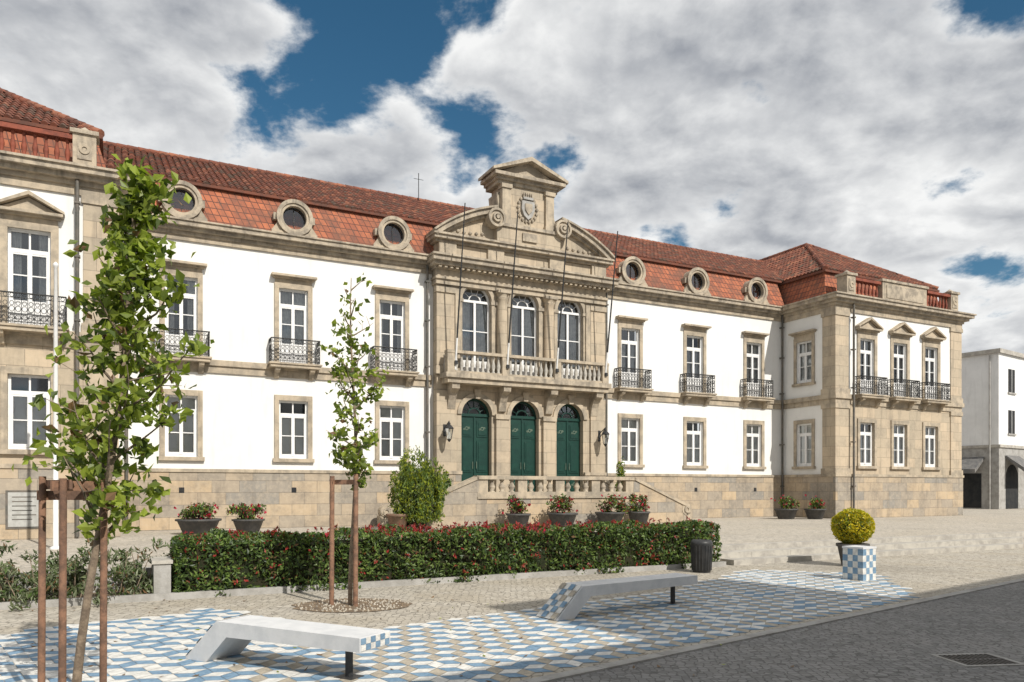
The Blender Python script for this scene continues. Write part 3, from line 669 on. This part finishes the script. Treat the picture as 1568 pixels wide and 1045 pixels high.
# ------------------------------------------------------------------ hedge and shrubs
def hedge(name,a0,a1,d0,d1,h,n,keys,w,size):
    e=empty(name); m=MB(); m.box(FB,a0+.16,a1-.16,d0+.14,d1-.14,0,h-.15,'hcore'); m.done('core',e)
    la,ld=a1-a0,d1-d0; areas=np.array([la*ld,la*h,la*h*.6,ld*h*.8,ld*h*.8]); f=rng.choice(5,n,p=areas/areas.sum())
    u=rng.uniform(0,1,n);v=rng.uniform(0,1,n);dep=np.abs(rng.normal(0,.07,n))-.03
    A=np.where(f<3,a0+u*la,np.where(f==3,a0+dep,a1-dep)); Dd=np.where(f==0,d0+v*ld,np.where(f==1,d1-dep,np.where(f==2,d0+dep,d0+u*ld)))
    Z=np.where(f==0,h-dep,v*h)
    bmp=.05*np.sin(A*2.1+Dd*3)+.035*np.sin(A*5.3+1)+.02*np.sin(A*11)
    Z=Z+np.where(Z>h*.4,bmp,0); Dd=Dd+np.where(f==1,bmp*1.3+.05*np.sin(Z*6+A*3),0)
    Z=np.maximum(Z,.04)
    P=np.array([loc2w(a,d,z) for a,d,z in zip(A,Dd,Z)])
    leaves('foliage',P,size,keys,w,e); return e
hd=hedge('clipped_hedge',-14.9,-2.65,14.25,15.5,1.02,30000,['h1','h2','h3','red','brown'],[.36,.37,.22,.025,.025],.09)
C=[]
for i in range(330):
    a=rng.choice([rng.uniform(-14.8,-2.8),rng.normal(-9,1.8)]); a=min(max(a,-14.8),-2.8); d=rng.uniform(14.3,15.58); z=1.0+rng.uniform(-.03,.15)
    C.append(blob(loc2w(a,d,z),(.05,.05,.07),6,0))
leaves('red_new_growth',np.concatenate(C),.085,['red','fl','purple','brown'],[.6,.1,.18,.12],hd,.38,1.2)
C=[]
for i in range(45):
    a=rng.uniform(-14.6,-2.8); C.append(blob(loc2w(a,15.53,rng.uniform(.15,.9)),(.07,.05,.07),6,0))
leaves('red_side_growth',np.concatenate(C),.07,['red','brown'],[.6,.4],hd)
sh=empty('garden_shrubs'); C=[]
for i in range(46):
    a=rng.uniform(-21,-15.3); d=rng.uniform(14.5,15.6); h=rng.uniform(.5,1.0)
    for k in range(7):
        f=(k+1)/7; C.append(blob(loc2w(a+rng.normal(0,.12),d+rng.normal(0,.12),h*f),(.18,.18,.12),30,0))
leaves('foliage',np.concatenate(C),.12,['g1','g2','h2','brown'],[.48,.26,.2,.06],sh,.32,.6)
m=MB()
for i in range(60):
    a=rng.uniform(-21,-15.3); d=rng.uniform(14.6,15.5); m.tube(loc2w(a,d,.03),loc2w(a+rng.normal(0,.15),d+rng.normal(0,.1),rng.uniform(.6,.95)),.012,.005,'bark',5)
m.done('stems',sh)
m=MB(); m.box(FB,-15.25,-14.98,14.6,15.45,0,.62,'greyst'); m.box(FB,-15.28,-14.95,14.57,15.48,.62,.68,'step'); m.done('low_wall')

# ------------------------------------------------------------------ young trees
def tree(name,base,top,zc0,spread,nb,lsize,nl,seed,keys,w,thr=None):
    rg=np.random.default_rng(seed); e=empty(name); m=MB(); C=[]
    B=Vector(base); T=Vector(top); n=14; pts=[]
    for i in range(n+1):
        f=i/n; p=B.lerp(T,f); p.x+=.05*math.sin(f*7+seed); p.y+=.04*math.sin(f*5+seed*2); pts.append(p)
    r=lambda f:.034*(1-f)**.8+.006
    for i in range(n): m.tube(pts[i],pts[i+1],r(i/n),r((i+1)/n),'bark',8)
    for b in range(nb):
        f=zc0+(1-zc0)*(b+.3)/nb*.97; k=f*n; i=min(int(k),n-1); p=pts[i].lerp(pts[i+1],k-i)
        ang=b*2.4+rg.uniform(-.5,.5); g=(f-zc0)/(1-zc0)
        ln=spread(g)*rg.uniform(.6,1.3)
        dr=Vector((math.cos(ang),math.sin(ang),rg.uniform(.4,1.2))).normalized()
        q=p; s_=6; den=thr(g) if thr else 1
        for s in range(s_):
            q2=q+dr*(ln/s_); dr=(dr+Vector((0,0,.10))+Vector(rg.normal(0,.12,3))).normalized()
            m.tube(q,q2,.012*(1-s/s_)+.003,.012*(1-(s+1)/s_)+.003,'bark',5)
            k_=int(nl*rg.uniform(.1,1.9)*den)
            if k_>0 and rg.random()<.8:
                c=q2+Vector(rg.normal(0,.05,3)); C.append(rg.normal(0,1,(k_,3))*np.array([.07,.07,.055])+np.array(c))
            if s in(2,4) and rg.random()<.7:
                sd=Vector(rg.normal(0,1,3)); sd.z=abs(sd.z)*.6; sd.normalize(); q4=q2+sd*ln*.35
                m.tube(q2,q4,.006,.003,'bark',4)
                C.append(rg.normal(0,1,(int(nl*.8*den)+1,3))*.06+np.array(q4))
            q=q2
    m.done('trunk_and_limbs',e); leaves('foliage',np.concatenate(C),lsize,keys,w,e,.64,-.1)
    return e
def spA(g): return (.30+.48*math.sin(min(1,g*1.0+.25)*math.pi))*(1-.3*g)
tree('young_tree',(-3.68,6.5,0),(-3.14,6.6,4.6),.31,spA,36,.11,10,4,['l1','l2','l3','brown'],[.52,.28,.16,.04])
def spB(g): return (.26+.36*math.sin(min(1,g+.12)*math.pi))
tree('young_tree',(-2.6,12.62,0),(-2.62,12.7,5.4),.36,spB,22,.115,10,11,['l2','l1','l3','brown'],[.42,.36,.17,.05],lambda g:1.2 if g<.45 else (.55 if g<.7 else .14))
def stakes(pts,h,bars,r=.035):
    m=MB()
    for (x,y),hh in zip(pts,h): m.tube((x,y,0),(x+.01,y,hh),r,r*.95,'stake',10); 
    for i,j,z in bars:
        a=Vector((*pts[i],z)); b=Vector((*pts[j],z)); u=(b-a).normalized(); a-=u*.06; b+=u*.06
        w=Vector((-u.y,u.x,0))*.012; k=.04
        vs=[a-w+Vector((0,0,-k)),a+w+Vector((0,0,-k)),a+w+Vector((0,0,k)),a-w+Vector((0,0,k))]; vs+=[v+(b-a) for v in vs]
        off=w*3.8; vs=[v+off for v in vs]
        m.mesh(vs,[(0,1,2,3),(4,5,6,7),(0,1,5,4),(1,2,6,5),(2,3,7,6),(3,0,4,7)],'stake')
    m.done('wooden_tree_stakes')
stakes([(-3.97,6.5),(-3.62,6.2),(-3.45,6.5)],[2.02,2.0,2.0],[(0,1,1.95),(1,2,1.94),(0,2,1.86)],.03)
stakes([(-2.95,12.6),(-2.53,12.45)],[2.12,2.15],[(0,1,2.02)],.04)

# ------------------------------------------------------------------ benches
def bench(loc,ang,L_):
    e=empty('concrete_bench',(loc[0],loc[1],.0),ang); m=MB(); G=lambda t,d,z:(t,d,z)
    m.prism(G,[(0,.01),(.34,.01),(.66,.31),(L_,.33),(L_,.47),(.50,.47)],-.24,.24,'concrete')
    m.prism(G,[(-.004,.025),(.494,.472),(.494,.480),(-.02,.02)],-.22,.22,'pale')
    o=m.done('seat_slab',e); bv=o.modifiers.new('b','BEVEL'); bv.width=.008; bv.segments=2; bv.limit_method='ANGLE'
    m=MB(); m.box(G,L_-.36,L_-.31,-.03,.03,.005,.335,'bin'); m.box(G,L_-.45,L_-.22,-.10,.10,.005,.015,'bin'); m.done('leg',e)
    m=MB()
    for i in range(6):
        for j in range(4):
            f0=(i)/6;f1=(i+1)/6; x0=-.012+.5*f0;x1=-.012+.5*f1; z0=.026+.447*f0; z1=.026+.447*f1
            y0=-.22+.11*j
            if (i+j)%2==0: m.face([(x0-.008,y0,z0+.012),(x1-.008,y0,z1+.012),(x1-.008,y0+.105,z1+.012),(x0-.008,y0+.105,z0+.012)],random.choice(['blue','blue','tan']))
    for j in range(6):       # tiled band on the free end
        for k in range(2):
            y0=-.222+.074*j; zz=.338+.062*k
            m.box(G,L_,L_+.006,y0+.002,y0+.072,zz+.002,zz+.06,'blue' if (j+k)%2 else 'pale')
    m.done('mosaic_inlay',e)
bench((-3.55,8.85),math.atan2(-.48,.877),2.5)
bench((.5,11.3),math.atan2(.576,.817),3.0)

# ------------------------------------------------------------------ street furniture
e=empty('litter_bin',(4.33,17.6,0),TH); m=MB()
m.lathe(F0,0,0,.0,[(.20,0),(.20,.04),(.215,.05),(.24,.62),(.25,.64),(.25,.68),(.22,.74),(.19,.74),(.17,.66),(.17,.5)],'bin',20)
for i in range(20):
    a=2*math.pi*i/20; m.tube((.215*math.cos(a),.215*math.sin(a),.06),(.24*math.cos(a),.24*math.sin(a),.62),.012,.012,'bin',5)
m.done('bin_body',e)
def planter(name,x,y,z,r,h,potk,nl,keys,w,size,zr=None,ang=TH,fl=True):
    e=empty(name,(x,y,z),ang); m=MB()
    m.lathe(lambda t,d,zz:(t,d,zz),0,0,0,[(r*.62,0),(r*.7,.03),(r*.95,h*.85),(r*1.05,h*.88),(r*1.05,h),(r*.9,h),(r*.85,h*.9)],potk,20)
    m.done('pot',e)
    C=[]
    for i in range(9):
        c=(rng.normal(0,r*.5),rng.normal(0,r*.3),h+(zr or r*.5)*rng.uniform(.1,.95)); C.append(blob(c,(r*.5,r*.4,(zr or r*.5)*.5),nl//9,.1))
    leaves('foliage',np.concatenate(C),size,keys,w,e,.5,.5)
    if fl:
        C=[blob((rng.normal(0,r*.55),rng.normal(-.1,r*.35),h+(zr or r*.5)*rng.uniform(0.0,1.2)),(.05,.05,.05),10,0) for _ in range(15)]
        leaves('flowers',np.concatenate(C),.075,['fl','red'],[.6,.4],e,.8,.2)
    return e
mixk=['h1','h2','red','purple','h3','y2']
for (x,y),r,h in [((-10.25,25.2),.68,.5),((-9.0,26.3),.52,.45)]: planter('flower_planter',x,y,PZ,r,h,'pot',1100,mixk,[.35,.25,.08,.14,.12,.06],.11,zr=.42)
for a in (-2.36,-.44,1.79,3.2):
    X,Y,_=loc2w(a,4.3); planter('flower_planter',X,Y,PZ,.58 if abs(a)<2 else .45,.55,'pot',900,mixk,[.3,.25,.08,.2,.13,.04],.11,zr=.55)
for a,d,r in ((13.3,2.6,.55),(14.5,3.3,.5)):
    X,Y,_=loc2w(a,d); planter('flower_planter',X,Y,PZ,r,.5,'pot',800,mixk,[.35,.3,.08,.1,.13,.04],.12,zr=.55)
e=empty('potted_yellow_shrub',(8.40,19.0,0)); m=MB()
m.lathe(lambda t,d,zz:(t,d,zz),0,0,0,[(.24,0),(.26,.03),(.35,.48),(.39,.5),(.39,.56),(.33,.56),(.32,.5)],'pot',24); m.done('pot',e)
C=[blob((0,0,.98),(.50,.50,.44),4600,.8)]+[blob(tuple(np.array((0,0,.98))+q_*np.array((.44,.44,.38))),(.10,.10,.10),60,.1) for q_ in [ (lambda v:v/np.linalg.norm(v))(rng.normal(size=3)) for _ in range(26)]]
leaves('foliage',np.concatenate(C),.06,['y1','y2','h1'],[.66,.27,.07],e,.55,.6)
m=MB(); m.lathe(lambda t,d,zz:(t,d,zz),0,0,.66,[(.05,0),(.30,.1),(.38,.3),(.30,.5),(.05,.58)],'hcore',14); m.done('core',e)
e=empty('mosaic_pedestal',(7.3,16.2,.0),R(33)); m=MB(); hw=.23; H=.66
m.box(W,-hw,hw,-hw,hw,.01,H,'pale')
for i in range(4):
    for j in range(5):
        if (i+j)%2: continue
        u0=-hw+i*.115; z0=.01+j*.13
        for s_ in (-1,1):
            m.face([(u0,s_*(hw+.003),z0),(u0+.115,s_*(hw+.003),z0),(u0+.115,s_*(hw+.003),z0+.13),(u0,s_*(hw+.003),z0+.13)],'blue')
            m.face([(s_*(hw+.003),u0,z0),(s_*(hw+.003),u0+.115,z0),(s_*(hw+.003),u0+.115,z0+.13),(s_*(hw+.003),u0,z0+.13)],'blue')
m.box(W,-hw-.01,hw+.01,-hw-.01,hw+.01,H+.001,H+.04,'concrete'); m.done('block',e)
# big bush at stair
e=empty('evergreen_bush',loc2w(-6.25,3.9,PZ),TH); m=MB(); m.lathe(lambda t,d,zz:(t,d,zz),-.75,-.1,0,[(.25,0),(.38,.5),(.42,.52),(.42,.6),(.34,.6)],'potb',20); m.done('pot',e)
C=[]
for i in range(130):
    a=rng.uniform(0,6.28); rr=1.0*math.sqrt(rng.uniform(0,1)); ht=(2.8-1.1*rr**2)*rng.uniform(.62,1.05)
    bx,by=rr*math.cos(a),rr*.8*math.sin(a)
    for k in range(8): f=(k+2)/9.; C.append(blob((bx*(.8+.25*f)+rng.normal(0,.05),by*(.8+.25*f),ht*f+.1),(.13,.13,.17),14,0))
leaves('foliage',np.concatenate(C),.14,['y2','h1','h2','l2'],[.32,.35,.2,.13],e,.3,1.2)
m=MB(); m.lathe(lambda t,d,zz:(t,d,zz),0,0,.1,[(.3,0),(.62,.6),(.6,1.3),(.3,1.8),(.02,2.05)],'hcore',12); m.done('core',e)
X,Y,_=loc2w(4.15,1.8); planter('potted_shrub',X,Y,LZ-.6,.3,.5,'potb',900,['y2','h1','h2'],[.3,.4,.3],.13,zr=1.3,fl=False)
X,Y,_=loc2w(-4.2,1.8); planter('potted_shrub',X,Y,LZ-.6,.3,.5,'potb',700,['y2','h1','h2'],[.2,.4,.4],.13,zr=.9,fl=False)
m=MB(); m.lathe(W,-11.25,19,PZ,[(.13,0),(.13,.05),(.06,.08),(.055,3),(.04,6.95),(.06,6.97),(.06,7.03),(.01,7.08)],'wpole',12); m.done('flagpole')
m=MB(); G=lambda t,d,z:(5.2+t*.99-d*.12,8.6+t*.12+d*.99,z)
m.box(G,-.36,.36,-.30,-.25,-.02,.012,'greyst'); m.box(G,-.36,.36,.25,.30,-.02,.012,'greyst'); m.box(G,-.36,-.31,-.25,.25,-.02,.012,'greyst'); m.box(G,.31,.36,-.25,.25,-.02,.012,'greyst')
m.face([G(-.31,-.25,.003),G(.31,-.25,.003),G(.31,.25,.003),G(-.31,.25,.003)],'dark')
for i in range(11): x=-.29+i*.056; m.box(G,x,x+.026,-.25,.25,.002,.013,'grate')
m.box(G,-.31,.31,-.02,.02,.002,.0135,'grate'); m.done('storm_drain_grate')

# ------------------------------------------------------------------ background / neighbouring buildings
FN=lambda t,d,z:(t,-d,z)
e=empty('white_apartment_building',(34.8,55,0),R(36)); m=MB()
m.box(FN,0,26,-22,-.04,0,5.0,'greyst'); m.box(FN,.03,26,-22,-.07,5.0,11.6,'bwall'); m.box(FN,-.15,26.15,-22.1,.1,11.6,11.9,'step'); m.box(FN,-.08,26,-22,.06,4.85,5.05,'step')
m.done('block',e); m=MB()
FW=lambda t,d,z:(-d,t,z)     # flank looking back to the square
for k in range(7):
    x=1.6+k*3.4
    for z in (5.9,8.9):
        m.box(FN,x,x+1.1,-.08,-.05,z,z+1.7,'dark'); m.box(FN,x-.1,x+1.2,-.07,.02,z-.12,z,'greyst'); m.box(FN,x+.53,x+.57,-.06,-.03,z,z+1.7,'white')
    m.box(FN,x-.5,x+1.6,-.05,-.02,.3,2.6,'dark'); m.ring(FN,x+.55,2.6,0,1.05,-.05,-.02,'dark',0,math.pi,16)
    m.prism(lambda t,d,z:(d,-t,z),[(0,4.3),(1.3,3.3),(1.3,3.0),(0,4.1)],x-.6,x+1.7,'awning')
for k in range(4):
    y=1.2+k*4.6
    m.box(FW,y,y+2.6,0,.03,.5,3.0,'dark'); m.prism(lambda t,d,z:(-t,d,z),[(0,4.2),(1.5,3.3),(1.5,3.0),(0,4.0)],y-.2,y+2.8,'awning'); m.box(FW,y+1.25,y+1.35,.03,.05,.5,3.0,'white')
m.tube((-.12,.6,0),(-.12,.6,11.5),.06,.06,'greyst',8)
m.done('window_and_shop_openings',e)
# terrace of houses across the street, to the right of and behind the camera; casts the street shadow
e=empty('street_terrace_building',(5.9,-2.3,0),math.atan2(14.4,18.2)); m=MB()
m.box(lambda t,d,z:(t,-d,z),-9,4.4,.0,12,0,10,'bwall')
m.box(FN,4.4,10.6,0,12,0,12.9,'bwall'); m.box(FN,10.6,26,0,12,0,10,'bwall'); m.box(FN,26,48,0,12,0,8.6,'bwall')
m.box(FN,-9,4.38,-.25,0,9.7,9.95,'greyst'); m.box(FN,4.42,10.58,-.25,0,12.6,12.85,'greyst')
for k in range(17):
    for z in (1.2,4.6,7.6): m.box(FN,-8+k*2.9,-6.8+k*2.9,-.03,0,z,z+1.8,'dark'); m.box(FN,-8.1+k*2.9,-6.7+k*2.9,-.08,-.0,z-.15,z,'greyst')
m.done('block',e)

# ------------------------------------------------------------------ light
EL=R(40); hx,hy=.632,-.775
S=Vector((hx*math.cos(EL),hy*math.cos(EL),math.sin(EL))).normalized()
ld=bpy.data.lights.new('sun','SUN'); ld.energy=4.7; ld.angle=R(.5); ld.color=(1,.95,.87)
lo_=bpy.data.objects.new('sun',ld); lo_.rotation_euler=S.to_track_quat('Z','Y').to_euler(); scene.collection.objects.link(lo_)
wd=bpy.data.worlds.new('World'); scene.world=wd; wd.use_nodes=True; nt=wd.node_tree; nt.nodes.clear()
out=N(nt,'ShaderNodeOutputWorld'); sky=N(nt,'ShaderNodeTexSky',sky_type='NISHITA'); sky.sun_disc=False; sky.sun_elevation=EL; sky.sun_rotation=math.atan2(hx,hy); sky.ozone_density=3; sky.dust_density=.4
hs=N(nt,'ShaderNodeHueSaturation'); hs.inputs['Hue'].default_value=.485; hs.inputs['Saturation'].default_value=1.22; nt.links.new(sky.outputs[0],hs.inputs['Color'])
bg=N(nt,'ShaderNodeBackground'); bg.inputs[1].default_value=.075; nt.links.new(hs.outputs[0],bg.inputs[0])
tc=N(nt,'ShaderNodeTexCoord').outputs['Generated']
sp=N(nt,'ShaderNodeSeparateXYZ'); nt.links.new(tc,sp.inputs[0])
def M2(op,a,b):
    n=N(nt,'ShaderNodeMath',operation=op)
    for i,v in enumerate((a,b)):
        if hasattr(v,'links'): nt.links.new(v,n.inputs[i])
        else: n.inputs[i].default_value=v
    return n.outputs[0]
zz=M2('ADD',M2('MAXIMUM',sp.outputs[2],0),.30)
cb=N(nt,'ShaderNodeCombineXYZ'); nt.links.new(M2('DIVIDE',sp.outputs[0],zz),cb.inputs[0]); nt.links.new(M2('DIVIDE',sp.outputs[1],zz),cb.inputs[1]); P=cb.outputs[0]
# compass directions of the blue openings in the cloud deck
def pl(x,y):
    v=Vector((x-784,1180,748-y)).normalized(); k=v.z+.30; return (v.x/k,v.y/k)
n1=noise(nt,P,4.2,9,.58,.12)
dens=M2('ADD',M2('MULTIPLY',M2('SUBTRACT',n1,.5),2.3),.88)
for gx,gy,r,amt in ((590,0,.22,.72),(560,150,.18,.44),(430,170,.16,.34),(720,190,.14,.34),(885,260,.12,.46),(840,300,.09,.32),(1515,400,.13,.35),(1540,10,.14,.4),(640,280,.12,.2)):
    c=pl(gx,gy); vd=N(nt,'ShaderNodeVectorMath',operation='DISTANCE'); nt.links.new(P,vd.inputs[0]); vd.inputs[1].default_value=(*c,0)
    dens=M2('SUBTRACT',dens,ramp(nt,vd.outputs['Value'],0,r,amt,0))
mask=ramp(nt,dens,.38,.68)
shade=noise(nt,P,1.7,4,.5,.1)
off=N(nt,'ShaderNodeVectorMath',operation='ADD'); nt.links.new(P,off.inputs[0]); off.inputs[1].default_value=(.015,-.035,0)
n2=noise(nt,off.outputs[0],4.2,6,.52,.12)
dif=M2('SUBTRACT',n1,n2)
br=M2('ADD',ramp(nt,shade,.36,.62,.52,.86,False),M2('MULTIPLY',dif,1.6))
br=M2('ADD',br,ramp(nt,dens,.50,.82,.30,0)); br=M2('ADD',br,ramp(nt,sp.outputs[2],.0,.30,.04,0))
br=M2('MINIMUM',M2('MAXIMUM',br,.40),1.0)
hz=N(nt,'ShaderNodeCombineColor')
nt.links.new(M2('SUBTRACT',M2('MULTIPLY',br,1.06),.065),hz.inputs[0]); nt.links.new(M2('SUBTRACT',M2('MULTIPLY',br,1.03),.03),hz.inputs[1]); nt.links.new(M2('ADD',M2('MULTIPLY',br,.95),.045),hz.inputs[2])
bc=N(nt,'ShaderNodeBackground'); bc.inputs[1].default_value=.93; nt.links.new(hz.outputs[0],bc.inputs[0])
ms=N(nt,'ShaderNodeMixShader'); nt.links.new(mask,ms.inputs[0]); nt.links.new(bg.outputs[0],ms.inputs[1]); nt.links.new(bc.outputs[0],ms.inputs[2]); nt.links.new(ms.outputs[0],out.inputs[0])
scene.view_settings.view_transform='Standard'; scene.view_settings.look='None'; scene.view_settings.exposure=0

# ------------------------------------------------------------------ camera
cd=bpy.data.cameras.new('camera'); cam=bpy.data.objects.new('camera',cd); scene.collection.objects.link(cam); scene.camera=cam
cam.location=(0,0,1.92); cam.rotation_euler=(R(90),0,0); cd.sensor_width=36; cd.lens=1180/1568*36; cd.shift_y=.1438; cd.clip_end=3000; cd.clip_start=.05
